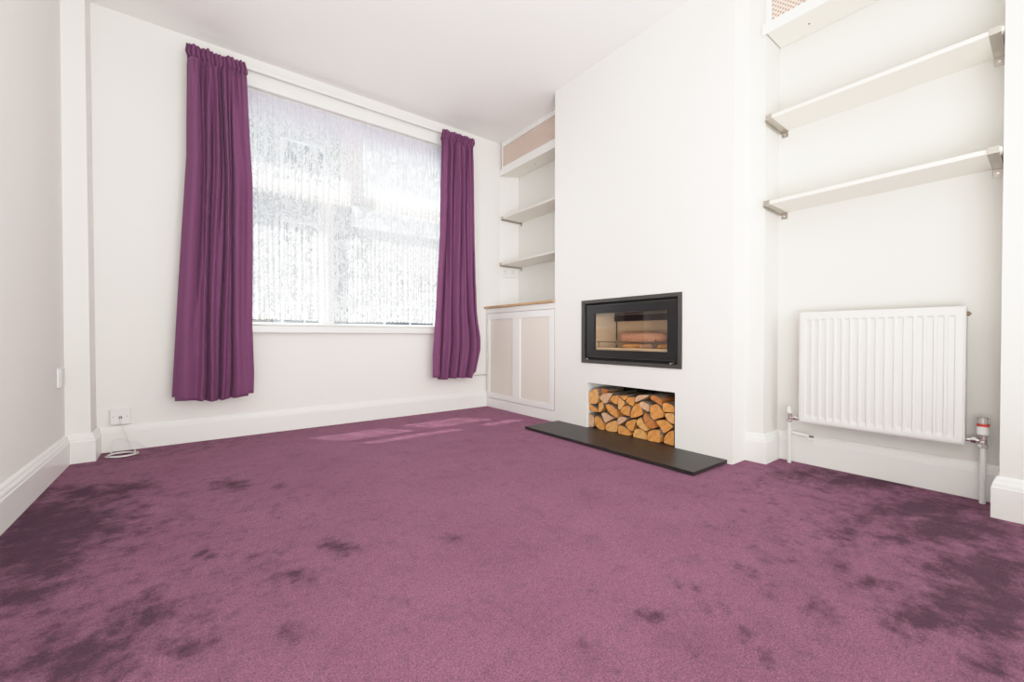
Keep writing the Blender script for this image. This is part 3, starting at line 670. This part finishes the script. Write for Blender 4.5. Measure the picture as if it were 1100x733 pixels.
# ---- radiator
rad = thing('radiator', 'white ribbed panel radiator hanging in the right alcove', 'radiator', (2.49, .508, .228))
RX, RY0, RY1, RZ0, RZ1 = 2.452, .2215, .795, .230, .791
def rad_panel():
    ny, nz = 510, 60; vs, fs = [], []
    ys = [RY0 + (RY1 - RY0) * i / ny for i in range(ny + 1)]
    zs = [RZ0, RZ0 + .004, RZ0 + .014, RZ0 + .024, RZ0 + .030, RZ0 + .036, RZ0 + .044, RZ0 + .05] + \
         [RZ0 + .06 + (RZ1 - RZ0 - .115) * i / 30 for i in range(31)] + [RZ1 - .050, RZ1 - .044, RZ1 - .041, RZ1 - .039, RZ1 - .036, RZ1 - .030, RZ1 - .014, RZ1 - .004, RZ1]
    g0, g1 = RY0 + .022, RY1 - .022; p = (g1 - g0) / 17
    for z in zs:
        for y in ys:
            e = min(y - RY0, RY1 - y, z - RZ0, RZ1 - z)
            d = -.006 * min(1, e / .005) if e < .005 else -.006
            if g0 < y < g1:
                q = ((y - g0) / p) % 1.0
                c = max(0, min(1, (.5 - abs(q - .5) - .13) / .12)); c = c * c * (3 - 2 * c)
                kz = max(0, min(1, (z - RZ0 - .026) / .020)) * max(0, min(1, (RZ1 - .036 - z) / .006))
                d += .0072 * c * kz
            vs.append((RX + d + .006, y, z))
    n = ny + 1
    for j in range(len(zs) - 1):
        for i in range(ny): fs.append((j * n + i, j * n + i + 1, (j + 1) * n + i + 1, (j + 1) * n + i))
    mb = MB(); mb.add(vs, fs); return mb
rad_panel().build('front_panel', 'radiator', rad, smooth=True)
mb = MB(); mb.box((RX + .006, RY0 + .001, RZ0 + .001), (RX + .012, RY1 - .001, RZ1 - .001)); mb.build('back_sheet', 'radiator', rad)
for y0, y1 in ((RY0 - .002, RY0 + .0005), (RY1 - .0005, RY1 + .002)):
    mb = MB(); mb.box((RX + .004, y0, RZ0 + .012), (RX + .066, y1, RZ1 - .002)); mb.build('side_cover', 'radiator', rad, bevel=.001)
mb = MB()
mb.box((RX + .012, RY0 + .0015, RZ1 - .006), (RX + .066, RY0 + .012, RZ1 + .002)); mb.box((RX + .012, RY1 - .012, RZ1 - .006), (RX + .066, RY1 - .0015, RZ1 + .002))
for x in (RX + .012, RX + .060): mb.box((x, RY0 + .012, RZ1 - .006), (x + .006, RY1 - .012, RZ1 + .002))
k = 36
for i in range(k):
    y = RY0 + .014 + (RY1 - RY0 - .032) * i / (k - 1); mb.box((RX + .018, y, RZ1 - .004), (RX + .060, y + .005, RZ1 + .001))
mb.build('top_grille', 'radiator', rad)
mb = MB(); mb.box((RX + .060, RY0 + .01, RZ0 + .01), (RX + .066, RY1 - .01, RZ1 - .02)); mb.build('rear_panel', 'radiator', rad)
for y in (RY0 + .09, RY1 - .09):
    mb = MB(); mb.box((RX + .067, y - .015, RZ0 + .05), (XA - .001, y + .015, RZ1 - .06)); mb.build('wall_bracket', 'radiator', rad)
mb = MB(); mb.tube([(2.49, RY0 - .0022, .762), (2.49, RY0 - .010, .762)], .009, 12); mb.tube([(2.49, RY0 - .010, .762), (2.49, RY0 - .014, .762)], .005, 6)
mb.build('air_vent', 'brass', rad)

VX = 2.500
# left lockshield valve and its pipe
VY = .853
v = MB(); v.tube([(VX, VY, .218), (VX, VY, .262)], .0105, 14); v.tube([(VX, VY, .2185), (VX, VY, .228)], .0135, 6); v.tube([(VX, VY - .009, .240), (VX, RY1 + .004, .240)], .0075, 12)
v.tube([(VX, VY - .020, .240), (VX, VY - .036, .240)], .0115, 6)
lv = v.build('lockshield_valve', 'chrome', rad)
mb = MB(); mb.tube([(VX, VY, .2625), (VX, VY, .268), (VX, VY, .292), (VX, VY, .298)], [.010, .012, .0105, .006], 14); mb.build('valve_cap', 'plastic', lv, smooth=False)
mb = MB(); mb.tube([(VX, VY, .001), (VX, VY, .2175)], .0088, 14); mb.tube([(VX, VY, .140), (VX, VY, .184)], .0125, 14)
pl = mb.build('pipe', 'radiator', rad)
mb = MB(); mb.tube([(VX, VY - .013, .162), (VX, VY - .040, .160), (VX, VY - .042, .160)], [.008, .008, .010], 12); mb.tube([(VX, VY - .042, .160), (VX, VY - .090, .158)], .0105, 12)
mb.tube([(VX, VY - .062, .158), (VX - .004, VY - .105, .136)], .006, 8)
dc = mb.build('drain_cock', 'radiator', pl)
mb = MB(); mb.tube([(VX, VY - .0905, .158), (VX, VY - .110, .157)], .0055, 6); mb.build('drain_nut', 'nickel', dc)
# right thermostatic valve and pipe
VY = .173
v = MB(); v.tube([(VX, VY, .225), (VX, VY, .273)], .0115, 16); v.tube([(VX, VY, .2255), (VX, VY, .237)], .0145, 6); v.tube([(VX, VY, .262), (VX, VY, .2735)], .0135, 16)
v.tube([(VX, VY + .010, .250), (VX, RY0 - .003, .250)], .0075, 12); v.tube([(VX, VY + .018, .250), (VX, VY + .032, .250)], .0125, 6); v.tube([(VX - .008, VY, .25), (VX - .017, VY, .25)], [.010, .006], 12)
tv = v.build('thermostatic_valve', 'chrome', rad)
mb = MB(); mb.tube([(VX, VY, .274), (VX, VY, .278), (VX, VY, .306), (VX, VY, .3095)], [.012, .0178, .0184, .0178], 20); mb.build('valve_head', 'plastic', tv)
mb = MB(); mb.tube([(VX, VY, .310), (VX, VY, .321)], .0176, 20); mb.build('setting_ring', 'red', tv)
mb = MB(); mb.tube([(VX, VY, .3215), (VX, VY, .343), (VX, VY, .346)], [.0184, .0180, .014], 20)
for i in range(12):
    a = i * PI / 6; mb.box((VX + .0178 * math.cos(a) - .001, VY + .0178 * math.sin(a) - .001, .323), (VX + .0178 * math.cos(a) + .001, VY + .0178 * math.sin(a) + .001, .342))
mb.build('dial_cap', 'smoke', tv)
mb = MB(); mb.tube([(VX, VY, .001), (VX, VY, .2245)], .0092, 14); mb.build('pipe', 'radiator', rad)
# ============================================================ STOVE
st = thing('inset_stove', 'wide black inset wood stove with glass door in the chimney breast', 'stove', (XC, 1.688, .481))
OY0, OY1, OZ0, OZ1 = 1.300, 2.076, .481, .926
mb = MB(); slab_with_holes(mb, 'x', XC - .010, XC - .0006, [OY0, OY0 + .026, OY1 - .026, OY1], [OZ0, OZ0 + .024, OZ1 - .024, OZ1], {(1, 1)})
weld(mb.build('surround_frame', 'frame_grey', st, bevel=.0015))
IY0, IY1, IZ0, IZ1 = SY0 + .0008, SY1 - .0008, SZ0 + .0008, SZ1 - .0008
DY0, DY1, DZ0, DZ1 = 1.335, 2.032, .5245, .887
GY0, GY1, GZ0, GZ1 = 1.395, 1.957, .577, .829
# steel tunnel behind the surround
mb = MB()
mb.box((XC + .003, IY0, IZ0), (XC + .30, IY1, IZ0 + .004)); mb.box((XC + .003, IY0, IZ1 - .004), (XC + .30, IY1, IZ1))
mb.box((XC + .003, IY0, IZ0 + .004), (XC + .30, IY0 + .004, IZ1 - .004)); mb.box((XC + .003, IY1 - .004, IZ0 + .004), (XC + .30, IY1, IZ1 - .004))
mb.box((XC + .296, IY0 + .004, IZ0 + .004), (XC + .30, IY1 - .004, IZ1 - .004))
# baffle plate between casing and firebox front
for a, b in (((IY0 + .005, IZ0 + .005), (GY0 - .02, IZ1 - .005)), ((GY1 + .03, IZ0 + .005), (IY1 - .005, IZ1 - .005)), ((GY0 - .02, IZ0 + .005), (GY1 + .03, .565)), ((GY0 - .02, .842), (GY1 + .03, IZ1 - .005))):
    mb.box((XC + .020, a[0], a[1]), (XC + .024, b[0], b[1]))
mb.build('casing', 'matt_black', st)
mb = MB(); slab_with_holes(mb, 'x', XC - .004, XC + .012, [DY0, GY0, GY1, DY1], [DZ0, GZ0, GZ1, DZ1], {(1, 1)})
door = weld(mb.build('door', 'black', st, bevel=.0012))
mb = MB(); mb.box((XC + .004, GY0 + .0006, GZ0 + .0006), (XC + .007, GY1 - .0006, GZ1 - .0006)); mb.build('glass_panel', 'stove_glass', door)
mb = MB()
mb.box((XC - .0052, DY0 + .002, DZ1 - .005), (XC - .0042, DY1 - .002, DZ1 - .001)); mb.build('top_trim', 'frame_grey', door)
mb = MB(); mb.box((XC - .0052, DY0 + .002, DZ0 + .001), (XC - .0042, DY1 - .002, DZ0 + .004))
mb.build('bottom_trim', 'frame_grey', door)
mb = MB()
for z in (.824, .812): mb.box((XC + .013, GY0 - .01, z), (XC + .016, GY1 + .02, z + .0035))
mb.build('air_slots', 'bar', door)
mb = MB(); mb.tube([(XC - .001, 1.366, .5105), (XC - .014, 1.366, .5105)], [.0045, .0055], 12); mb.tube([(XC - .006, 1.378, .512), (XC - .006, 1.345, .515)], .002, 8)
mb.build('door_catch', 'chrome', st)
mb = MB(); mb.tube([(XC - .001, 2.017, .511), (XC - .012, 2.017, .511)], [.004, .005], 12); mb.build('air_control', 'chrome', st)
# firebox lining
FX0, FX1, FY0, FY1, FZ0 = XC + .026, 2.500, 1.375, 1.987, .566
mb = MB()
mb.box((FX0, FY0, FZ0), (FX1, FY1, FZ0 + .014)); mb.box((FX1, FY0 - .01, FZ0), (FX1 + .01, FY1 + .01, .86))
mb.box((FX0, FY1 + .001, FZ0), (FX1 - .001, FY1 + .011, .86)); mb.box((FX0, FY0 - .011, FZ0), (FX1 - .001, FY0 - .001, .86))
fb = mb.build('firebox_lining', 'vermiculite', st)
mb = MB(); mb.box((FX1 - .030, FY0, .780), (FX1 - .004, FY1, .86)); mb.box((FX0 + .02, FY0, .846), (FX1 - .031, FY1, .852)); mb.build('baffle', 'matt_black', st)
mb = MB(); mb.box((FX1 - .010, FY1 - .006, FZ0 + .016), (FX1 - .004, FY1 - .001, .779)); mb.build('corner_strip', 'matt_black', st)
mb = MB(); mb.box((FX0 + .002, FY0 + .005, FZ0 + .0145), (FX0 + .030, FY1 - .004, FZ0 + .026)); mb.build('hearth_brick', 'vermiculite', st, bevel=.002)
mb = MB(); bx = 2.275; bz = .632
mb.tube([(bx, FY0 + .004, bz), (bx, 1.982, bz)], .0035, 8)
for y in (1.515, 1.809): mb.tube([(bx - .02, y, .593), (bx - .004, y, .61), (bx - .004, y, .640), (bx, y, .650), (bx + .008, y, .640), (bx + .008, y, .594)], .0032, 8)
for y in (1.965, 1.390): mb.tube([(bx, y, bz), (bx, y, .594)], .003, 8)
mb.build('log_retainer', 'bar', st)

def lumpy_log(name, label, p0, p1, r, m, seed, n=28, rows=30, amp=.12):
    p0, p1 = Vector(p0), Vector(p1); d = (p1 - p0).normalized(); u = d.orthogonal().normalized(); w = d.cross(u)
    vs, fs = [], []
    for i in range(rows + 1):
        t = i / rows; c = p0.lerp(p1, t); end = min(1, (1 - abs(2 * t - 1)) * 7) ** .5
        for k in range(n):
            a = 2 * PI * k / n
            rr = r * (.25 + .75 * end) * (1 + amp * noise.noise(Vector((math.cos(a) * 2.5, math.sin(a) * 2.5, t * 12 + seed))) + amp * .5 * noise.noise(Vector((math.cos(a) * 9, math.sin(a) * 9, t * 40 + seed))))
            vs.append(c + (u * math.cos(a) + w * math.sin(a)) * rr)
    for i in range(rows):
        for k in range(n): fs.append((i * n + k, i * n + (k + 1) % n, (i + 1) * n + (k + 1) % n, (i + 1) * n + k))
    fs += [tuple(reversed(range(n))), tuple(rows * n + k for k in range(n))]
    mb = MB((p0 + p1) / 2); mb.add(vs, fs)
    return tag(mb.build(name, m, smooth=True), label, 'log', 'unlit fuel laid inside the stove')
lumpy_log('fuel_log', 'rough pinkish brown pressed fuel log lying at the top of the stove fire', (2.42, 1.885, .6635), (2.42, 1.520, .6635), .034, 'fuel', 2, amp=.2)
lumpy_log('fuel_log', 'split kindling stick under the pressed fuel log, towards the stove centre', (2.36, 1.83, .6005), (2.452, 1.70, .6005), .0185, 'cut_b', 5, 8, 10, .3)
lumpy_log('fuel_log', 'pale split stick under the pressed fuel log, middle of the fire', (2.36, 1.69, .6005), (2.455, 1.64, .6005), .0185, 'cut_c', 8, 8, 10, .3)
lumpy_log('fuel_log', 'pale split stick under the right end of the pressed fuel log', (2.35, 1.55, .6005), (2.455, 1.47, .6005), .0185, 'cut_b', 12, 8, 10, .3)

# ============================================================ HEARTH
mb = MB((2.05, 1.683, 0))
mb.box((1.888, 1.044, .003), (XC - .0005, 2.320, .0205)); mb.box((XC + .0005, NY0 + .002, .003), (XA - .025, NY1 - .002, .0200))
mb.box((XC - .0005, NY0 + .002, .003), (XC + .0005, NY1 - .002, .0200))
tag(mb.build('hearth_slab', 'slate', bevel=.0015), 'low black slate hearth slab on the carpet below the stove', 'hearth')

# ============================================================ LOGS
LOG_INFO = {
 'A1': ('big rounded log at the top left end of the stack', 'cut_b'), 'A1b': ('brown edged log tucked behind the top left log', 'cut_d'),
 'A2': ('pale greyish wedge log second along the top, bark showing above', 'cut_c'), 'A3': ('small orange wedge log third along the top row', 'cut_a'),
 'A4': ('narrow pointed pale wedge log left of centre under the top row', 'cut_b'), 'A5': ('small golden log on top, just left of the middle', 'cut_a'),
 'A6': ('triangular golden log at the top in the middle of the stack', 'cut_a'), 'A7': ('squarish golden log just below the middle top log', 'cut_a'),
 'A8': ('flat golden log against the left niche side, halfway up', 'cut_a'), 'A9': ('small upright pale split log near the left, halfway up', 'cut_b'),
 'A10': ('diagonal almond shaped log with grey bark, left of centre', 'cut_a'), 'A11': ('pinkish grey log standing in the bottom left corner', 'cut_c'),
 'A12': ('tall golden half log second from left on the bottom', 'cut_a'), 'A13': ('reddish split log above the bottom row, towards the left', 'cut_c'),
 'A14': ('wide fan shaped golden log third from left on the bottom', 'cut_b'), 'A15': ('small reddish wedge log low in the centre left', 'cut_c'),
 'A16': ('golden half log at the bottom just left of centre', 'cut_a'), 'A17': ('pointed golden wedge log low in the centre', 'cut_a'),
 'B1': ('long pinkish wedge log on top, right of the middle', 'cut_c'), 'B2': ('dark orange russet wedge log on the top right', 'cut_d'),
 'B3': ('large golden quarter log right of the middle, upper half', 'cut_a'), 'B4': ('pinkish flat log leaning above the large square golden log', 'cut_c'),
 'B5': ('large square golden log in the right half of the stack', 'cut_a'), 'B6': ('orange log at the top right end of the stack', 'cut_a'),
 'B7': ('pale golden log against the right niche side, halfway up', 'cut_b'), 'B8': ('pale crescent log low down, right of centre', 'cut_b'),
 'B9': ('curved reddish orange crescent log in the right centre', 'cut_d'), 'B10': ('broad golden wedge log low down near the right end', 'cut_a'),
 'B11': ('rounded half log on the bottom, right of centre', 'cut_b'), 'B12': ('rounded log second from the right on the bottom', 'cut_a'),
 'B13': ('rounded orange log in the bottom right corner', 'cut_a')}
def chaikin(p, k=1, f=.15):
    for _ in range(k):
        q = []
        for a, b in zip(p, p[1:] + p[:1]):
            q += [(a[0] + (b[0] - a[0]) * f, a[1] + (b[1] - a[1]) * f), (a[0] + (b[0] - a[0]) * (1 - f), a[1] + (b[1] - a[1]) * (1 - f))]
        p = q
    return p
def make_log(key, poly, i):
    lab, cm = LOG_INFO[key]; rnd = random.Random(i * 13 + 1)
    poly = chaikin(poly)
    cy = sum(p[0] for p in poly) / len(poly); cz = sum(p[1] for p in poly) / len(poly)
    x0 = XC + .014 + rnd.uniform(-.003, .012) + (.03 if key == 'A1b' else 0); x1 = XC + (.16 if key == 'A1b' else .29) + rnd.uniform(-.02, .015)
    org = Vector((x0, cy, cz)); root = None; K = 9; n = len(poly)
    vs = []; 
    for k in range(K + 1):
        t = k / K; x = x0 + (x1 - x0) * t
        for j, (y, z) in enumerate(poly):
            q = (.94 if key in ('B4', 'A1b') else .985) + (.02 * noise.noise(Vector((y * 40, z * 40, t * 4 + i))) if k else 0) - .03 * t
            vs.append((x + (.0015 * noise.noise(Vector((y * 60, z * 60, i))) if k == 0 else 0), cy + (y - cy) * q, max(.0215, cz + (z - cz) * q)))
    # root: the split wood itself (cut end and split faces); child: the strip of bark on the outer curve
    mb = MB(org); fs = [(k * n + j, k * n + (j + 1) % n, (k + 1) * n + (j + 1) % n, (k + 1) * n + j) for k in range(K) for j in range(n)]
    mb.add(vs, fs); mb.f += [tuple(reversed(range(n))), tuple(K * n + j for j in range(n))]; mb.mi += [0, 0]
    me_root = mb.build('firewood_log', [cm], smooth=False)
    tag(me_root, lab, 'log', 'split firewood logs stacked in the niche')
    # bark on the stretch of outline that faces upward
    e = []
    for j in range(n):
        a, b = poly[j], poly[(j + 1) % n]
        m_ = ((a[0] + b[0]) / 2 - cy, (a[1] + b[1]) / 2 - cz)
        ang = math.atan2(m_[1], m_[0]); e.append(math.cos(ang - (PI / 2 + rnd.uniform(-.1, .1))))
    sel = [j for j in range(n) if e[j] > .25]
    if not sel: sel = [max(range(n), key=lambda j: e[j])]
    mb = MB(org)
    for j in sel:
        for k in range(K):
            P = []
            for jj, kk in ((j, k), ((j + 1) % n, k), ((j + 1) % n, k + 1), (j, k + 1)):
                v = Vector(vs[kk * n + jj]); dd = Vector((0, v.y - cy, v.z - cz)).normalized()
                v = v + dd * (.0012 + .0008 * noise.noise(v * 90)); v.y = min(NY1 - .002, max(NY0 + .002, v.y)); P.append(v)
            mb.add(P, [(0, 1, 2, 3)])
    o = mb.build('bark', 'bark', me_root)
    return me_root
for i, (k, p) in enumerate(LOGS.items()): make_log(k, p, i)

# ============================================================ ELECTRICAL BITS
# telephone outlet on the window wall near the left pier
so = thing('wall_socket', 'white telephone outlet plate low on the window wall with cable', 'socket', (-.348, YW, .158))
mb = MB(); mb.box((-.392, YW - .022, .160), (-.308, YW - .001, .244)); mb.build('back_box', 'plastic', so, bevel=.003)
mb = MB(); mb.box((-.394, YW - .030, .158), (-.306, YW - .0225, .246)); fp = mb.build('face_plate', 'plastic', so, bevel=.003)
for x in (-.380, -.320):
    mb = MB(); mb.tube([(x, YW - .0303, .203), (x, YW - .0315, .203)], .0035, 10); mb.build('screw', 'nickel', fp)
mb = MB(); mb.box((-.357, YW - .0325, .190), (-.343, YW - .0305, .204)); mb.build('outlet', 'dark_gap', fp)
# thin white cable: drops from the outlet, then lies coiled on the carpet
def cable():
    pts = [(-.350, YW - .034, .196), (-.349, YW - .050, .190), (-.340, YW - .052, .150), (-.325, YW - .060, .105), (-.308, YW - .07, .060), (-.290, YW - .09, .020), (-.278, YW - .12, .006)]
    c = Vector((-.331, 3.163, .005)); turns = 4
    for i in range(turns * 24):
        a = .9 - 2 * PI * i / 24; r = .064 - .004 * (i // 24) + .004 * math.sin(i * .37)
        pts.append((c.x + r * math.cos(a) * 1.0 + .003 * math.sin(i * .11), c.y + r * .95 * math.sin(a), .005 + .0012 * (i // 24) + .0022 * (1 + math.sin(i * .23))))
    pts += [(-.372, 3.20, .012), (-.389, 3.245, .030), (-.386, 3.272, .052), (-.372, 3.284, .070), (-.350, 3.287, .074), (-.310, 3.280, .060), (-.275, 3.284, .040), (-.250, 3.284, .020), (-.235, 3.278, .006)]
    P = [Vector(p) for p in pts]; out = []
    for i in range(len(P) - 1):
        a, b, c_, d = P[max(i - 1, 0)], P[i], P[i + 1], P[min(i + 2, len(P) - 1)]
        for s in range(3):
            t = s / 3
            out.append(.5 * ((2 * b) + (c_ - a) * t + (2 * a - 5 * b + 4 * c_ - d) * t * t + (3 * b - a - 3 * c_ + d) * t ** 3))
    out.append(P[-1]); mb = MB((-.33, 3.16, 0)); mb.tube(out, .0023, 7)
    return tag(mb.build('cable', 'cable', smooth=True), 'thin white cable hanging from the outlet and coiled on the carpet', 'cable')
cable()
# slim surface plate at the end of the left wall
sp = thing('wall_plate', 'slim white surface plate low on the left wall beside the pier', 'wall plate', (XL, 3.04, .42))
mb = MB(); mb.box((XL + .0008, 2.975, .415), (XL + .011, 3.085, .512)); mb.build('back_box', 'plastic', sp, bevel=.002)
mb = MB(); mb.box((XL + .0115, 2.978, .418), (XL + .016, 3.060, .509)); mb.build('face_plate', 'plastic', sp, bevel=.002)
# double outlet on the slanting return under the lower left shelf
d = Vector((XA - 2.384, 3.257 - YW, 0)).normalized(); nrm = Vector((d.y, -d.x, 0))   # nrm points into the alcove
def slant_box(mb, s0, s1, z0, z1, t0, t1):
    b = Vector((2.384, YW, 0)); vs = []
    for z in (z0, z1):
        for s, t_ in ((s0, t0), (s1, t0), (s1, t1), (s0, t1)):
            p = b + d * s + nrm * t_; vs.append((p.x, p.y, z))
    mb.add(vs, [(0, 1, 2, 3), (4, 7, 6, 5), (0, 4, 5, 1), (1, 5, 6, 2), (2, 6, 7, 3), (3, 7, 4, 0)])
do = thing('wall_socket', 'white double socket under the lower shelf in the alcove by the window', 'socket', (2.46, 3.29, 1.257))
mb = MB(); slant_box(mb, .022, .176, 1.252, 1.332, .001, .012); fp = mb.build('face_plate', 'plastic', do, bevel=.002)
for s in (.060, .135):
    mb = MB(); slant_box(mb, s - .004, s + .004, 1.305, 1.314, .0122, .0128); slant_box(mb, s - .012, s - .006, 1.285, 1.290, .0122, .0128); slant_box(mb, s + .006, s + .012, 1.285, 1.290, .0122, .0128)
    mb.build('outlet', 'dark_gap', fp)
# short pipe running from behind the right curtain into the cupboard
mb = MB((2.1, 3.315, .304)); mb.tube([(1.93, YW - .014, .303), (XC - .001, YW - .014, .303)], .0055, 10)
mb.tube([(1.93, YW - .014, .303), (1.93, YW - .001, .303)], .0055, 10)
tag(mb.build('pipe', 'track', smooth=True), 'short thin grey pipe from behind the right curtain into the low cupboard', 'pipe')

# ============================================================ OUTSIDE
mb = MB(); mb.box((-30, YW + .5, -.62), (34, 60, -.6)); struct('ground', mb, 'asphalt', 'grey street ground outside the window', 'ground')
def house(x0, x1, y, label, h=6.0):
    b = thing('house', label, 'house', ((x0 + x1) / 2, y, -.6), 'houses across the street')
    mb = MB(); mb.box((x0, y, -.6), (x1, y + 6, h)); mb.build('wall', 'render', b)
    mb = MB(); mb.prism([(y - .3, h), (y + 3, h + 2.3), (y + 6.3, h)], 'x', x0, x1); mb.build('roof', 'rooftile', b)
    w = (x1 - x0) / 4
    for z in ((.4, 3.0, 5.6) if h > 6 else (.4,)):
        for k in (0, 1):
            xa = x0 + w * (.6 + 1.9 * k)
            mb = MB(); mb.box((xa, y - .05, z), (xa + w, y - .001, z + 1.4)); f = mb.build('window', 'upvc', b)
            mb = MB(); mb.box((xa + .08, y - .07, z + .08), (xa + w * .48, y - .051, z + 1.32)); mb.box((xa + w * .52, y - .07, z + .08), (xa + w - .08, y - .051, z + 1.32)); mb.build('pane', 'darkglass', f)
    mb = MB(); mb.box((x0 + w * 1.75, y - .06, -.6), (x0 + w * 2.35, y - .001, 1.5)); mb.build('door', 'frame_grey', b)
    mb = MB(); mb.box((x0 + .2, y + 2.6, h + 1.5), (x0 + .9, y + 3.4, h + 3.2)); mb.build('chimney', 'render', b)
house(-6.5, -1.2, 15, 'pale rendered terraced house seen through the far left of the net', 8.3)
house(-1.2, 4.2, 15, 'pale rendered terraced house seen through the left half of the net', 8.3)
house(4.25, 12.5, 15, 'low pale house seen through the right half of the net', 3.0)

# ============================================================ LIGHT
w = bpy.data.worlds.new('World'); bpy.context.scene.world = w; w.use_nodes = True
bg = w.node_tree.nodes['Background']; bg.inputs[0].default_value = (.86, .93, 1.0, 1); bg.inputs[1].default_value = 2.7
def area(name, loc, target, sx, sy, power, color):
    l = bpy.data.lights.new(name, 'AREA'); l.shape = 'RECTANGLE'; l.size = sx; l.size_y = sy; l.energy = power; l.color = color
    o = bpy.data.objects.new(name, l); col.objects.link(o); o.location = loc
    o.rotation_euler = (Vector(target) - Vector(loc)).to_track_quat('-Z', 'Y').to_euler(); return o
area('rear_fill', (1.0, YB + .06, 1.45), (.3, 3, 1.3), 2.4, 2.1, 80, (.985, .995, .965))  # unseen fill lamp added behind the camera to brighten the room
area('ceiling_fill', (.35, -.5, .40), (.5, .35, 2.6), 1.6, 1.6, 92, (.985, .995, .965))  # upward fill added to lift the ceiling, not a lamp of the room
s = bpy.data.lights.new('sun', 'SUN'); s.energy = 12; s.angle = math.radians(.6); s.color = (1, .93, .84)
so = bpy.data.objects.new('sun', s); col.objects.link(so); so.rotation_euler = Vector((.30, -.42, -1.0)).to_track_quat('-Z', 'Y').to_euler()

sp_ = bpy.data.lights.new('far_end_fill', 'SPOT'); sp_.energy = 95; sp_.spot_size = math.radians(62); sp_.spot_blend = 1; sp_.shadow_soft_size = .45; sp_.color = (1, .99, .97)  # added spot fill that brightens the chimney breast and far end
o = bpy.data.objects.new('far_end_fill', sp_); col.objects.link(o); o.location = (-.35, -1.9, 1.5)
o.rotation_euler = (Vector((2.25, 3.2, 1.35)) - o.location).to_track_quat('-Z', 'Y').to_euler()

sp2 = bpy.data.lights.new('left_alcove_fill', 'SPOT'); sp2.energy = 90; sp2.spot_size = math.radians(52); sp2.spot_blend = 1; sp2.shadow_soft_size = .3; sp2.color = (1, 1, .985)  # spot added to brighten the cupboard and left alcove, no doorway behind it
o = bpy.data.objects.new('left_alcove_fill', sp2); col.objects.link(o); o.location = (-.40, 1.0, 1.45)
o.rotation_euler = (Vector((2.3, 3.15, 1.25)) - o.location).to_track_quat('-Z', 'Y').to_euler()

# ============================================================ CAMERA
cd = bpy.data.cameras.new('camera'); cam = bpy.data.objects.new('camera', cd); col.objects.link(cam)
cd.sensor_width = 36; cd.lens = 36 * 445.76 / 1100; cd.clip_start = .02; cd.clip_end = 200
cam.location = (0, 0, .67)
cam.rotation_euler = (math.radians(90 - .637), 0, math.radians(-37.342))
bpy.context.scene.camera = cam
sc = bpy.context.scene
sc.view_settings.view_transform = 'Standard'; sc.view_settings.look = 'None'; sc.view_settings.exposure = -0.05
# gentle highlight shoulder, as in an exposure-blended interior photograph
sc.view_settings.use_curve_mapping = True
cm = sc.view_settings.curve_mapping; cm.white_level = (1.5, 1.5, 1.5)
cv = cm.curves[3]
cv.points[0].location = (0, 0); cv.points[1].location = (1, 1)
for p_ in ((.2, .30), (.4, .575), (.6, .79), (.8, .925)): cv.points.new(*p_)
cm.update()
